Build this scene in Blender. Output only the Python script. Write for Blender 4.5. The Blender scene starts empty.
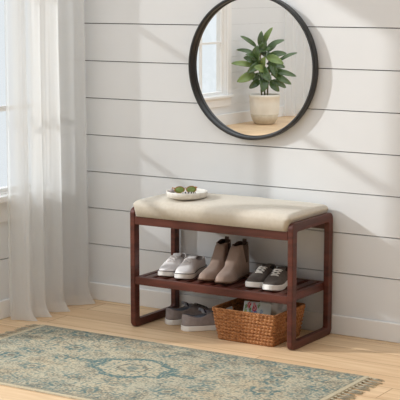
import bpy, bmesh, math, random
from mathutils import Vector, Matrix, noise
random.seed(7)
PI = math.pi
R_ = math.radians
C = bpy.context.scene.collection
scene = bpy.context.scene

# ------------------------------------------------------------------ materials
def mat(name, col, rough=0.6, var=None, scale=20.0, amt=0.5, bump=0.0, bscale=None, spec=0.5,
        stretch=(1, 1, 1), metal=0.0, sheen=0.0, detail=4.0, coat=0.0, trans=0.0):
    m = bpy.data.materials.new(name); m.use_nodes = True
    nt = m.node_tree; N = nt.nodes; K = nt.links
    b = N['Principled BSDF']
    b.inputs['Roughness'].default_value = rough
    b.inputs['Metallic'].default_value = metal
    b.inputs['Specular IOR Level'].default_value = spec
    b.inputs['Sheen Weight'].default_value = sheen
    b.inputs['Coat Weight'].default_value = coat
    tc = N.new('ShaderNodeTexCoord'); mp = N.new('ShaderNodeMapping')
    mp.inputs['Scale'].default_value = stretch
    K.new(tc.outputs['Object'], mp.inputs['Vector'])
    ns = N.new('ShaderNodeTexNoise'); ns.inputs['Scale'].default_value = scale
    ns.inputs['Detail'].default_value = detail
    K.new(mp.outputs['Vector'], ns.inputs['Vector'])
    mx = N.new('ShaderNodeMix'); mx.data_type = 'RGBA'
    v = var or tuple(c * 0.85 for c in col)
    mx.inputs[6].default_value = (*col, 1); mx.inputs[7].default_value = (*v, 1)
    mr = N.new('ShaderNodeMapRange')
    mr.inputs['From Min'].default_value = 0.35; mr.inputs['From Max'].default_value = 0.65
    mr.inputs['To Max'].default_value = amt
    K.new(ns.outputs['Fac'], mr.inputs['Value'])
    K.new(mr.outputs['Result'], mx.inputs[0])
    K.new(mx.outputs[2], b.inputs['Base Color'])
    if bump:
        n2 = N.new('ShaderNodeTexNoise'); n2.inputs['Scale'].default_value = bscale or scale * 4
        n2.inputs['Detail'].default_value = 3
        K.new(mp.outputs['Vector'], n2.inputs['Vector'])
        bp = N.new('ShaderNodeBump'); bp.inputs['Strength'].default_value = bump
        bp.inputs['Distance'].default_value = 0.002
        K.new(n2.outputs['Fac'], bp.inputs['Height']); K.new(bp.outputs['Normal'], b.inputs['Normal'])
    return m

def srgb(r, g, b):
    f = lambda c: (c / 255 / 12.92) if c / 255 <= 0.04045 else ((c / 255 + 0.055) / 1.055) ** 2.4
    return (f(r), f(g), f(b))

M = {}
M['wall'] = mat('white_painted_board', (0.755, 0.765, 0.77), 0.55, (0.735, 0.745, 0.75), 3, 0.6, 0.05, 60)
M['trim'] = mat('white_trim_paint', (0.82, 0.81, 0.79), 0.4, (0.79, 0.78, 0.76), 4, 0.5)
M['ceil'] = mat('ceiling_paint', (0.82, 0.81, 0.79), 0.8, (0.80, 0.79, 0.77), 4, 0.5)
M['dim'] = mat('taupe_room_paint', srgb(214, 211, 206), 0.8)
M['gap'] = mat('shadow_gap_backing', (0.10, 0.095, 0.09), 0.9)
M['wood'] = mat('dark_walnut', srgb(98, 51, 40), 0.38, srgb(68, 35, 28), 9, 0.9, 0.12, 60, 0.35, (1, 1, 6), detail=6)
M['woodh'] = mat('dark_walnut_rail', srgb(98, 51, 40), 0.38, srgb(68, 35, 28), 9, 0.9, 0.12, 60, 0.5, (6, 1, 1)[::-1], detail=6)
M['woodx'] = mat('dark_walnut_long', srgb(98, 51, 40), 0.38, srgb(72, 37, 29), 9, 0.9, 0.12, 60, 0.35, (.7, 6, 6), detail=6)
M['cush'] = mat('beige_linen', srgb(204, 195, 180), 0.9, srgb(196, 186, 170), 90, 0.7, 0.35, 500, 0.2, sheen=0.2)
M['tray'] = mat('white_speckled_ceramic', srgb(226, 222, 214), 0.55, srgb(196, 190, 180), 60, 0.5, 0.1, 200)
M['gold'] = mat('amber_frame', srgb(186, 128, 52), 0.3, srgb(120, 70, 30), 60, 0.8, coat=0.3)
M['lens'] = mat('green_lens', srgb(132, 152, 78), 0.15, srgb(100, 128, 56), 12, 0.5, coat=0.5)
M['bead1'] = mat('dark_bead', srgb(60, 58, 56), 0.4)
M['bead2'] = mat('white_bead', srgb(225, 220, 212), 0.4)
M['pebble'] = mat('mauve_grey_stone', srgb(160, 148, 148), 0.6, srgb(130, 120, 120), 50, 0.6)
M['canvas_w'] = mat('white_canvas', srgb(246, 242, 240), 0.85, srgb(236, 230, 228), 40, 0.6, 0.2, 500, 0.3)
M['rubber_w'] = mat('white_rubber', srgb(242, 239, 234), 0.5, srgb(230, 227, 222), 20, 0.5)
M['stripe'] = mat('dark_stripe', srgb(70, 62, 66), 0.6)
M['lining_w'] = mat('pale_lining', srgb(190, 178, 172), 0.9)
M['canvas_g'] = mat('charcoal_canvas', srgb(98, 90, 84), 0.85, srgb(82, 74, 69), 60, 0.6, 0.25, 500, 0.2)
M['lining_g'] = mat('dark_lining', srgb(58, 50, 46), 0.95)
M['lace_w'] = mat('white_lace', srgb(225, 220, 212), 0.8, bump=0.2, bscale=600)
M['canvas_m'] = mat('grey_canvas', srgb(158, 148, 146), 0.85, srgb(142, 132, 130), 60, 0.6, 0.25, 500, 0.2)
M['lining_b'] = mat('blue_grey_lining', srgb(190, 196, 208), 0.9, srgb(160, 168, 184), 50, 0.6)
M['navy'] = mat('navy_label', srgb(48, 56, 84), 0.8)
M['lace_g'] = mat('grey_lace', srgb(110, 104, 104), 0.8)
M['suede'] = mat('taupe_leather', srgb(168, 145, 131), 0.7, srgb(152, 129, 116), 18, 0.7, 0.15, 250, 0.3, sheen=0.15)
M['elastic'] = mat('brown_elastic', srgb(104, 84, 72), 0.9, srgb(90, 72, 62), 30, 0.6, 0.5, 300, stretch=(6, 6, 1))
M['bsole'] = mat('brown_boot_sole', srgb(120, 92, 74), 0.6, srgb(100, 76, 62), 40, 0.5)
M['boot_in'] = mat('boot_lining', srgb(82, 62, 52), 0.95)
M['wicker'] = mat('woven_rattan', srgb(184, 128, 82), 0.7, srgb(136, 86, 50), 55, 0.9, 0.3, 300, 0.3, (1, 1, 2.5))
M['paper'] = mat('white_paper', srgb(222, 222, 220), 0.5, srgb(205, 205, 203), 20, 0.5)
M['iron'] = mat('black_metal_frame', srgb(32, 32, 32), 0.4, srgb(24, 24, 24), 20, 0.6, coat=0.1)
M['pot1'] = mat('cream_glazed_ceramic', srgb(232, 226, 213), 0.5, srgb(216, 208, 193), 9, 0.6, 0.1, 60)
M['pot2'] = mat('raw_clay', srgb(206, 193, 170), 0.8, srgb(192, 177, 152), 30, 0.6, 0.2, 120)
M['soil'] = mat('potting_soil', srgb(60, 44, 34), 1.0, srgb(40, 30, 24), 60, 0.9, 0.8, 120)
M['stem'] = mat('plant_stem', srgb(116, 98, 66), 0.8, srgb(90, 104, 56), 20, 0.8)
M['leafa'] = mat('dark_green_leaf', srgb(82, 104, 58), 0.34, srgb(60, 82, 44), 10, 0.8, coat=0.35)
M['leafb'] = mat('light_green_leaf', srgb(132, 150, 88), 0.38, srgb(100, 124, 64), 10, 0.8, coat=0.15)
M['rod'] = mat('brushed_rod', srgb(60, 58, 55), 0.35, metal=0.8)

def mirror_mat():
    m = bpy.data.materials.new('mirror_glass'); m.use_nodes = True
    N = m.node_tree.nodes; b = N['Principled BSDF']
    b.inputs['Metallic'].default_value = 1; b.inputs['Roughness'].default_value = 0.0
    b.inputs['Base Color'].default_value = (0.93, 0.935, 0.93, 1)
    return m
M['mirror'] = mirror_mat()

def glass_mat():
    m = bpy.data.materials.new('window_glass'); m.use_nodes = True
    nt = m.node_tree; N = nt.nodes; N.remove(N['Principled BSDF'])
    t = N.new('ShaderNodeBsdfTransparent'); t.inputs[0].default_value = (0.96, 0.97, 0.97, 1)
    g = N.new('ShaderNodeBsdfGlossy'); g.inputs['Roughness'].default_value = 0.02
    mx = N.new('ShaderNodeMixShader'); mx.inputs[0].default_value = 0.05
    nt.links.new(t.outputs[0], mx.inputs[1]); nt.links.new(g.outputs[0], mx.inputs[2])
    nt.links.new(mx.outputs[0], N['Material Output'].inputs['Surface'])
    return m
M['glass'] = glass_mat()

def sheer_mat(name, transp, transl, col):
    m = bpy.data.materials.new(name); m.use_nodes = True
    nt = m.node_tree; N = nt.nodes; K = nt.links; N.remove(N['Principled BSDF'])
    tc = N.new('ShaderNodeTexCoord'); ns = N.new('ShaderNodeTexNoise'); ns.inputs['Scale'].default_value = 300
    K.new(tc.outputs['Object'], ns.inputs['Vector'])
    cr = N.new('ShaderNodeMix'); cr.data_type = 'RGBA'
    cr.inputs[6].default_value = (*col, 1); cr.inputs[7].default_value = (*[c * .94 for c in col], 1)
    K.new(ns.outputs['Fac'], cr.inputs[0])
    d = N.new('ShaderNodeBsdfDiffuse'); t = N.new('ShaderNodeBsdfTranslucent'); p = N.new('ShaderNodeBsdfTransparent')
    K.new(cr.outputs[2], d.inputs[0]); K.new(cr.outputs[2], t.inputs[0])
    a = N.new('ShaderNodeMixShader'); a.inputs[0].default_value = transl
    K.new(d.outputs[0], a.inputs[1]); K.new(t.outputs[0], a.inputs[2])
    b = N.new('ShaderNodeMixShader'); b.inputs[0].default_value = transp
    K.new(a.outputs[0], b.inputs[1]); K.new(p.outputs[0], b.inputs[2])
    K.new(b.outputs[0], N['Material Output'].inputs['Surface'])
    return m
M['sheer'] = sheer_mat('sheer_white_voile', 0.44, 0.72, (0.96, 0.965, 0.96))

def floor_mat():
    m = bpy.data.materials.new('oak_plank_floor'); m.use_nodes = True
    nt = m.node_tree; N = nt.nodes; K = nt.links; b = N['Principled BSDF']
    b.inputs['Roughness'].default_value = 0.5; b.inputs['Specular IOR Level'].default_value = 0.35
    tc = N.new('ShaderNodeTexCoord')
    br = N.new('ShaderNodeTexBrick'); br.offset = 0.37
    br.inputs['Color1'].default_value = (*srgb(228, 199, 161), 1)
    br.inputs['Color2'].default_value = (*srgb(212, 179, 140), 1)
    br.inputs['Mortar'].default_value = (*srgb(150, 112, 78), 1)
    br.inputs['Scale'].default_value = 1; br.inputs['Brick Width'].default_value = 1.7
    br.inputs['Row Height'].default_value = 0.145; br.inputs['Mortar Size'].default_value = 0.0022
    br.inputs['Mortar Smooth'].default_value = 0.3; br.inputs['Bias'].default_value = -0.1
    mpb = N.new('ShaderNodeMapping'); mpb.inputs['Location'].default_value = (0.35, 0.045, 0)
    K.new(tc.outputs['Object'], mpb.inputs['Vector']); K.new(mpb.outputs['Vector'], br.inputs['Vector'])
    mp = N.new('ShaderNodeMapping'); mp.inputs['Scale'].default_value = (1.6, 26, 1)
    K.new(tc.outputs['Object'], mp.inputs['Vector'])
    n1 = N.new('ShaderNodeTexNoise'); n1.inputs['Scale'].default_value = 1.6; n1.inputs['Detail'].default_value = 8
    n1.inputs['Distortion'].default_value = 0.6
    K.new(mp.outputs['Vector'], n1.inputs['Vector'])
    mr = N.new('ShaderNodeMapRange'); mr.inputs['From Min'].default_value = .35; mr.inputs['From Max'].default_value = .7
    mr.inputs['To Min'].default_value = 0; mr.inputs['To Max'].default_value = .55
    K.new(n1.outputs['Fac'], mr.inputs['Value'])
    mx = N.new('ShaderNodeMix'); mx.data_type = 'RGBA'; mx.inputs[7].default_value = (*srgb(190, 152, 112), 1)
    K.new(mr.outputs['Result'], mx.inputs[0]); K.new(br.outputs['Color'], mx.inputs[6])
    K.new(mx.outputs[2], b.inputs['Base Color'])
    bp = N.new('ShaderNodeBump'); bp.inputs['Strength'].default_value = .15; bp.inputs['Distance'].default_value = .002
    K.new(n1.outputs['Fac'], bp.inputs['Height']); K.new(bp.outputs['Normal'], b.inputs['Normal'])
    return m
M['floor'] = floor_mat()

def attr_mat(name, attr, rough, bscale=400, bstr=.6, nvar=.25):
    m = bpy.data.materials.new(name); m.use_nodes = True
    nt = m.node_tree; N = nt.nodes; K = nt.links; b = N['Principled BSDF']
    b.inputs['Roughness'].default_value = rough; b.inputs['Specular IOR Level'].default_value = .2
    at = N.new('ShaderNodeAttribute'); at.attribute_name = attr
    tc = N.new('ShaderNodeTexCoord'); n1 = N.new('ShaderNodeTexNoise'); n1.inputs['Scale'].default_value = bscale
    n1.inputs['Detail'].default_value = 2
    K.new(tc.outputs['Object'], n1.inputs['Vector'])
    mr = N.new('ShaderNodeMapRange'); mr.inputs['From Min'].default_value = .3; mr.inputs['From Max'].default_value = .7
    mr.inputs['To Min'].default_value = 1 - nvar; mr.inputs['To Max'].default_value = 1 + nvar * .3
    K.new(n1.outputs['Fac'], mr.inputs['Value'])
    mu = N.new('ShaderNodeVectorMath'); mu.operation = 'SCALE'
    K.new(at.outputs['Color'], mu.inputs[0]); K.new(mr.outputs['Result'], mu.inputs['Scale'])
    K.new(mu.outputs[0], b.inputs['Base Color'])
    bp = N.new('ShaderNodeBump'); bp.inputs['Strength'].default_value = bstr; bp.inputs['Distance'].default_value = .003
    K.new(n1.outputs['Fac'], bp.inputs['Height']); K.new(bp.outputs['Normal'], b.inputs['Normal'])
    return m
M['rug'] = attr_mat('woven_rug', 'pattern', .95)
M['mag'] = attr_mat('printed_page', 'pattern', .35, 60, .05, .04)
M['fringe'] = mat('rug_fringe', srgb(196, 184, 158), 0.95, srgb(120, 118, 106), 40, 0.8)

# ------------------------------------------------------------------ mesh helpers
def link(name, verts, faces, m, parent=None, smooth=True, bevel=0, bseg=2, sub=0, solid=None, loc=None, recalc=True):
    me = bpy.data.meshes.new(name); me.from_pydata([tuple(v) for v in verts], [], faces); me.update()
    bm = bmesh.new(); bm.from_mesh(me)
    bmesh.ops.remove_doubles(bm, verts=bm.verts, dist=1e-5)
    if recalc: bmesh.ops.recalc_face_normals(bm, faces=bm.faces)
    bm.to_mesh(me); bm.free()
    ob = bpy.data.objects.new(name, me); C.objects.link(ob)
    ms = m if isinstance(m, (list, tuple)) else [m]
    for q in ms: me.materials.append(q)
    for p in me.polygons: p.use_smooth = smooth
    if parent is not None: ob.parent = parent
    if loc: ob.location = loc
    if solid:
        s = ob.modifiers.new('s', 'SOLIDIFY'); s.thickness = solid; s.offset = -1
        if len(ms) > 1: s.material_offset = 1; s.material_offset_rim = 0
    if bevel:
        b = ob.modifiers.new('b', 'BEVEL'); b.width = bevel; b.segments = bseg; b.limit_method = 'ANGLE'
        b.angle_limit = math.radians(40)
        w = ob.modifiers.new('w', 'WEIGHTED_NORMAL'); w.keep_sharp = True
    if sub:
        s = ob.modifiers.new('u', 'SUBSURF'); s.levels = sub; s.render_levels = sub
    return ob

class MB:
    def __init__(s): s.v = []; s.f = []
    def add(s, v, f):
        n = len(s.v); s.v += [tuple(p) for p in v]; s.f += [tuple(i + n for i in q) for q in f]; return s
    def box(s, x0, x1, y0, y1, z0, z1):
        return s.add([(x0, y0, z0), (x1, y0, z0), (x1, y1, z0), (x0, y1, z0), (x0, y0, z1), (x1, y0, z1), (x1, y1, z1), (x0, y1, z1)],
                     [(0, 3, 2, 1), (4, 5, 6, 7), (0, 1, 5, 4), (1, 2, 6, 5), (2, 3, 7, 6), (3, 0, 4, 7)])
    def tube(s, pts, r, n=8, caps=True, closed=False):
        pts = [Vector(p) for p in pts]; k = len(pts); vs = []; up = None
        for i, p in enumerate(pts):
            if closed: d = pts[(i + 1) % k] - pts[i - 1]
            else: d = pts[min(i + 1, k - 1)] - pts[max(i - 1, 0)]
            d.normalize()
            if up is None: up = Vector((0, 0, 1)) if abs(d.z) < .9 else Vector((1, 0, 0))
            a = d.cross(up); a.normalize(); up = a.cross(d); up.normalize()
            rr = r[i] if isinstance(r, (list, tuple)) else r
            for j in range(n):
                t = 2 * PI * j / n; vs.append(p + a * (rr * math.cos(t)) + up * (rr * math.sin(t)))
        fs = []
        for i in range(k if closed else k - 1):
            for j in range(n):
                a0 = i * n + j; a1 = i * n + (j + 1) % n; i2 = (i + 1) % k
                fs.append((a0, a1, i2 * n + (j + 1) % n, i2 * n + j))
        if caps and not closed:
            fs.append(tuple(range(n))[::-1]); fs.append(tuple((k - 1) * n + j for j in range(n)))
        return s.add(vs, fs)
    def lathe(s, prof, n=48, c=(0, 0, 0), cap0=True, cap1=True):
        vs = []; k = len(prof)
        for r, z in prof:
            for j in range(n):
                t = 2 * PI * j / n; vs.append((c[0] + r * math.cos(t), c[1] + r * math.sin(t), c[2] + z))
        fs = []
        for i in range(k - 1):
            for j in range(n):
                j2 = (j + 1) % n; fs.append((i * n + j, i * n + j2, (i + 1) * n + j2, (i + 1) * n + j))
        if cap0: fs.append(tuple(range(n))[::-1])
        if cap1: fs.append(tuple((k - 1) * n + j for j in range(n)))
        return s.add(vs, fs)
    def grid(s, fn, nu, nv):
        vs = [fn(i / nu, j / nv) for i in range(nu + 1) for j in range(nv + 1)]
        fs = [(i * (nv + 1) + j, (i + 1) * (nv + 1) + j, (i + 1) * (nv + 1) + j + 1, i * (nv + 1) + j + 1) for i in range(nu) for j in range(nv)]
        return s.add(vs, fs)
    def build(s, name, m, parent=None, **k): return link(name, s.v, s.f, m, parent, **k)

def thing(name, label, cat, loc=(0, 0, 0), rz=0, group=None):
    o = bpy.data.objects.new(name, None); C.objects.link(o); o.empty_display_size = .05
    o.location = loc; o.rotation_euler = (0, 0, rz)
    o['label'] = label; o['category'] = cat
    if group: o['group'] = group
    return o
def tag(o, label, cat, group=None):
    o['label'] = label; o['category'] = cat
    if group: o['group'] = group
    return o
def struct(o): o['kind'] = 'structure'; return o
def lerp(tab, s):
    for (a, x), (b, y) in zip(tab, tab[1:]):
        if s <= b:
            t = (s - a) / (b - a) if b > a else 0
            return x + (y - x) * t
    return tab[-1][1]
def clerp(tab, s):       # smooth (catmull-rom) interpolation
    n = len(tab)
    for i in range(n - 1):
        a, x = tab[i]; b, y = tab[i + 1]
        if s <= b or i == n - 2:
            t = min(1, max(0, (s - a) / (b - a)))
            m0 = 0 if i == 0 else (y - tab[i - 1][1]) / (b - tab[i - 1][0]) * (b - a)
            m1 = 0 if i == n - 2 else (tab[i + 2][1] - x) / (tab[i + 2][0] - a) * (b - a)
            return (2*t**3 - 3*t*t + 1) * x + (t**3 - 2*t*t + t) * m0 + (-2*t**3 + 3*t*t) * y + (t**3 - t*t) * m1

# ------------------------------------------------------------------ the room
XL = -3.96; XR = 0.62; YN = -5.62; H = 2.6
PZ = 0.169; Z0 = 1.2749; GAP = 0.0038
WY0, WY1, WZ0, WZ1 = -0.945, -0.20, 0.546, 2.12      # opening of the near window
YE = -0.972                                          # where the left wall ends
mb = MB().box(-9.2, XR + .12, -11.2, .12, -.06, 0)
struct(mb.build('floor', M['floor'], smooth=False))

def seams():
    zs = [Z0 - PZ * k for k in range(-9, 9)]
    zs = sorted(z for z in zs if .12 < z < H)
    return [0] + zs + [H]
# back wall: boards with open gaps on a dark backing
mb = MB(); zs = seams()
for a, b in zip(zs, zs[1:]):
    mb.box(XL, XR, 0, .012, a + (GAP / 2 if a else 0), b - GAP / 2)
wb = mb.build('wall_back', M['wall'], smooth=False); struct(wb)
bk = MB().box(XL - .12, XR + .12, .0125, .12, 0, H).build('wall_back_core', M['gap'], wb, smooth=False)
mb = MB()
for a, b in zip(zs, zs[1:]):
    a += GAP / 2 if a else 0; b -= GAP / 2
    if b < WZ0 or a > WZ1: mb.box(XL - .012, XL, YE, 0, a, b)
    else:
        if a < WZ0: mb.box(XL - .012, XL, YE, 0, a, WZ0); a = WZ0
        if b > WZ1: mb.box(XL - .012, XL, YE, 0, WZ1, b); b = WZ1
        mb.box(XL - .012, XL, YE, WY0, a, b); mb.box(XL - .012, XL, WY1, 0, a, b)
wl = mb.build('wall_left', M['wall'], smooth=False); struct(wl)
mb = MB(); xa, xb = XL - .07, XL - .0125
mb.box(xa, xb, YE, 0, 0, WZ0); mb.box(xa, xb, YE, 0, WZ1, H); mb.box(xa, xb, YE, WY0, WZ0, WZ1); mb.box(xa, xb, WY1, 0, WZ0, WZ1)
mb.build('wall_left_core', M['gap'], wl, smooth=False)
struct(MB().box(XL - .07, XL, YN, YE, 2.38, H).build('trim_1', M['trim'], smooth=False))       # header of the wide opening
struct(MB().box(XL - .074, XL + .004, YE - .010, YE, 0, 2.38).build('trim_2', M['trim'], smooth=False))   # its jamb
struct(MB().box(XR, XR + .12, YN, 0, 0, H).build('wall_right', M['dim'], smooth=False))
struct(MB().box(XL - .12, XR + .12, YN - .12, YN, 0, H).build('wall_front', M['dim'], smooth=False))
struct(MB().box(-2.0, XR + .12, YN - .12, .12, H, H + .1).build('sky_block_ceiling', M['ceil'], smooth=False))  # unseen partial ceiling, added to cut sky light from the right; left strip open
def base(name, pts_box, b=.004): return struct(MB().box(*pts_box).build(name, M['trim'], smooth=False, bevel=b))
base('baseboard_back', (XL, XR, -.010, 0, 0, .081))
base('baseboard_left', (XL, XL + .014, YE, -.014, 0, .081))
base('baseboard_right', (XR - .014, XR, YN, -.014, 0, .081))

def window(name, xw, side, y0, y1, z0, z1, vm, hm, sill=True, depth=.12, slim=False):
    """window in a wall of constant x; interior is on the +x side"""
    f = MB(); t = .022 if slim else .035; xo = xw - (.06 if slim else .075)
    f.box(xo, xo + .04, y0, y0 + t, z0, z1); f.box(xo, xo + .04, y1 - t, y1, z0, z1)
    f.box(xo, xo + .04, y0 + t, y1 - t, z0, z0 + t); f.box(xo, xo + .04, y0 + t, y1 - t, z1 - t, z1)
    w = f.build(name, M['trim'], smooth=False, bevel=.003); struct(w)
    g = MB()
    for v in vm: g.box(xo + .008, xo + .032, v - .011, v + .011, z0 + t, z1 - t)
    for h in hm: g.box(xo + .0085, xo + .0315, y0 + t, y1 - t, h - .011, h + .011)
    g.build('muntin_bars', M['trim'], w, smooth=False)
    MB().box(xo + .017, xo + .021, y0 + t, y1 - t, z0 + t, z1 - t).build('glass_pane', M['glass'], w, smooth=False)
    l = MB()
    l.box(xw - depth, xw, y0 - .001, y0 + .006, z0, z1); l.box(xw - depth, xw, y1 - .006, y1 + .001, z0, z1)
    l.box(xw - depth, xw, y0, y1, z1 - .006, z1); l.box(xw - depth, xw, y0, y1, z0 - .001, z0 + .006)
    l.build('reveal', M['trim'], w, smooth=False)
    c = MB(); k = .075
    c.box(xw, xw + .018, y0 - (.026 if slim else k), y0, z0, z1 + k); c.box(xw, xw + .018, y1, y1 + k, z0, z1 + k); c.box(xw, xw + .018, y0, y1, z1, z1 + k)
    c.build('casing', M['trim'], w, smooth=False, bevel=.002)
    if sill:
        MB().box(xw - .03, xw + .045, y0 - (.03 if slim else .085), y1 + .085, z0 - .028, z0).build('sill', M['trim'], w, smooth=False, bevel=.004)
        MB().box(xw, xw + .016, y0 - (.026 if slim else k), y1 + k, z0 - .118, z0 - .028).build('apron', M['trim'], w, smooth=False, bevel=.002)
    return w
window('window_1', XL, 1, WY0, WY1, WZ0, WZ1, [-.575], [.914, 1.47], depth=.07, slim=True)

# far end of the adjoining sun room, seen in the mirror
XF = -7.72; FY0, FY1 = -10.9, -5.2
V0, V1, VZ0, VZ1 = -7.602, -5.95, .322, 2.2
BB = .12
mb = MB()
zf = [0] + [0.21 + .169 * k for k in range(15)]
for a, b in zip(zf, zf[1:]):
    a += .0006; b -= .0006
    if b < VZ0 or a > VZ1: mb.box(XF - .012, XF, FY0, FY1, a, b)
    else:
        if a < VZ0: mb.box(XF - .012, XF, FY0, FY1, a, VZ0); a = VZ0
        if b > VZ1: mb.box(XF - .012, XF, FY0, FY1, VZ1, b); b = VZ1
        if b > a: mb.box(XF - .012, XF, FY0, V0, a, b); mb.box(XF - .012, XF, V1, FY1, a, b)
wf = mb.build('wall_far', M['wall'], smooth=False); struct(wf)
mb = MB(); xa, xb = XF - .12, XF - .0125
mb.box(xa, xb, FY0, FY1, 0, VZ0); mb.box(xa, xb, FY0, FY1, VZ1, 2.6); mb.box(xa, xb, FY0, V0, VZ0, VZ1); mb.box(xa, xb, V1, FY1, VZ0, VZ1)
mb.build('wall_far_core', M['gap'], wf, smooth=False)
struct(MB().box(XF - .12, -1.5, FY0 - .12, FY0, 0, 2.6).build('wall_end', M['wall'], smooth=False))
base('baseboard_far', (XF, XF + .016, FY0, FY1, 0, BB))
window('window_2', XF, 1, V0, V1, VZ0, VZ1, [-7.18, -6.77, -6.36], [.868, 1.35, 1.8])

# ------------------------------------------------------------------ curtains
def saw(p):                       # soft asymmetric fold, p in [0,1): slow rise, quick fall
    p = p % 1.0
    return (0.5 - 0.5 * math.cos(PI * p / .78)) if p < .78 else (0.5 + 0.5 * math.cos(PI * (p - .78) / .22))
def curtain(label, x, knots, ztop, zbot, amp, rod_y, rod_x, fine=9, seedv=0):
    y0, y1 = knots[0], knots[-1]
    t = thing('sheer_curtain', label, 'curtain', (x, (y0 + y1) / 2, 0))
    cy = (y0 + y1) / 2; n = len(knots) - 1
    def fn(u, v):
        a = u * n; i = min(int(a), n - 1); fr = a - i
        y = knots[i] + (knots[i + 1] - knots[i]) * fr
        low = 1 - v
        z = zbot + (ztop - zbot) * v
        big = (saw(fr) - .5) * amp * (.98 + .12 * low ** 1.5)
        fi = math.sin(2 * PI * (u * n * fine / 3 + .3 * noise.noise((u * 9, v * 1.3, seedv)))) * .006 * (0.35 + .65 * v)
        fi += noise.noise((u * 14, v * 2.0, seedv + 5)) * .010
        flare = .030 * max(0, 1 - (z - zbot) / .07) ** 2 * (.25 + saw(fr))
        return (big + fi + flare, y - cy + .004 * noise.noise((u * 20, v * 3, 2)), z)
    mb = MB().grid(fn, 220, 70)
    mb.build('curtain_panel', M['sheer'], t)
    def hem(u, v):
        p = fn(u, v * .0169); return (p[0] + .0012, p[1], p[2])
    MB().grid(hem, 220, 2).build('hem', M['sheer'], t)
    r = MB().tube([(rod_x - x, rod_y[0] - cy, ztop + .012), (rod_x - x, rod_y[1] - cy, ztop + .012)], .011, 12)
    r.build('curtain_rod', M['rod'], t)
    for yy in (rod_y[0] + .03, rod_y[1] - .03):
        b = MB().box(-.09 - 0 if rod_x > x + 9 else (rod_x - x) - (rod_x - WALLX[0]) , rod_x - x, yy - cy - .006, yy - cy + .006, ztop + .005, ztop + .02)
        b.build('rod_bracket', M['rod'], t, smooth=False)
    return t
WALLX = [XL]
curtain('sheer white curtain in soft folds beside the bench, reaching the floor by the left wall', -3.862,
        [-.545, -.49, -.385, -.245, -.045], 2.26, .004, .075, (-1.0, -.03), -3.865)
WALLX = [XF]
curtain('sheer white curtain seen in the mirror, beside the potted plant', XF + .085,
        [-10.3, -10.0, -9.78, -9.5, -9.28, -9.05, -8.78], 2.3, .01, .07, (-10.45, -8.7), XF + .085, 9, 3)

# ------------------------------------------------------------------ rug
RX0, RX1, RY0, RY1 = -3.715, -2.172, -1.345, -.552
cxr, cyr = (RX0 + RX1) / 2, (RY0 + RY1) / 2
rug = thing('area_rug', 'faded cream and teal oriental rug with fringed ends on the wood floor', 'rug', (cxr, cyr, 0))
RW, RH = RX1 - RX0, RY1 - RY0
NU, NV = 514, 264
cream = Vector(srgb(196, 184, 157)); teal = Vector(srgb(66, 108, 112)); slate = Vector(srgb(66, 74, 72)); grey = Vector(srgb(178, 174, 154)); tan = Vector(srgb(190, 172, 142))
def nz(x, y, f, s): return noise.noise((x * f, y * f, s))
meds = [(-2.985, -.925, .155, .125, 1.0), (-3.356, -.79, .05, .04, .75), (-2.469, -.72, .055, .045, .8), (-2.60, -.80, .045, .03, .6), (-3.19, -.70, .05, .035, .5), (-3.33, -1.10, .05, .04, .75), (-2.70, -1.12, .05, .04, .7), (-2.42, -.93, .06, .05, .8),
        (-3.50, -.72, .035, .025, .6), (-3.50, -1.02, .05, .04, .8), (-2.75, -.75, .04, .03, .7), (-3.0, -.70, .05, .03, .5), (-2.62, -1.02, .05, .035, .6), (-2.32, -.7, .04, .03, .7), (-2.32, -1.1, .05, .04, .7)]
rq = random.Random(5)
for i in range(9):
    for j in range(5):
        mx_ = RX0 + .09 + i * .17 + rq.uniform(-.035, .035); my_ = RY0 + .08 + j * .16 + rq.uniform(-.03, .03)
        if all(abs(mx_ - q[0]) > q[2] * 1.2 + .04 or abs(my_ - q[1]) > q[3] * 1.1 + .03 for q in meds): meds.append((mx_, my_, rq.uniform(.03, .06), rq.uniform(.022, .04), rq.uniform(.5, .85)))
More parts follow.
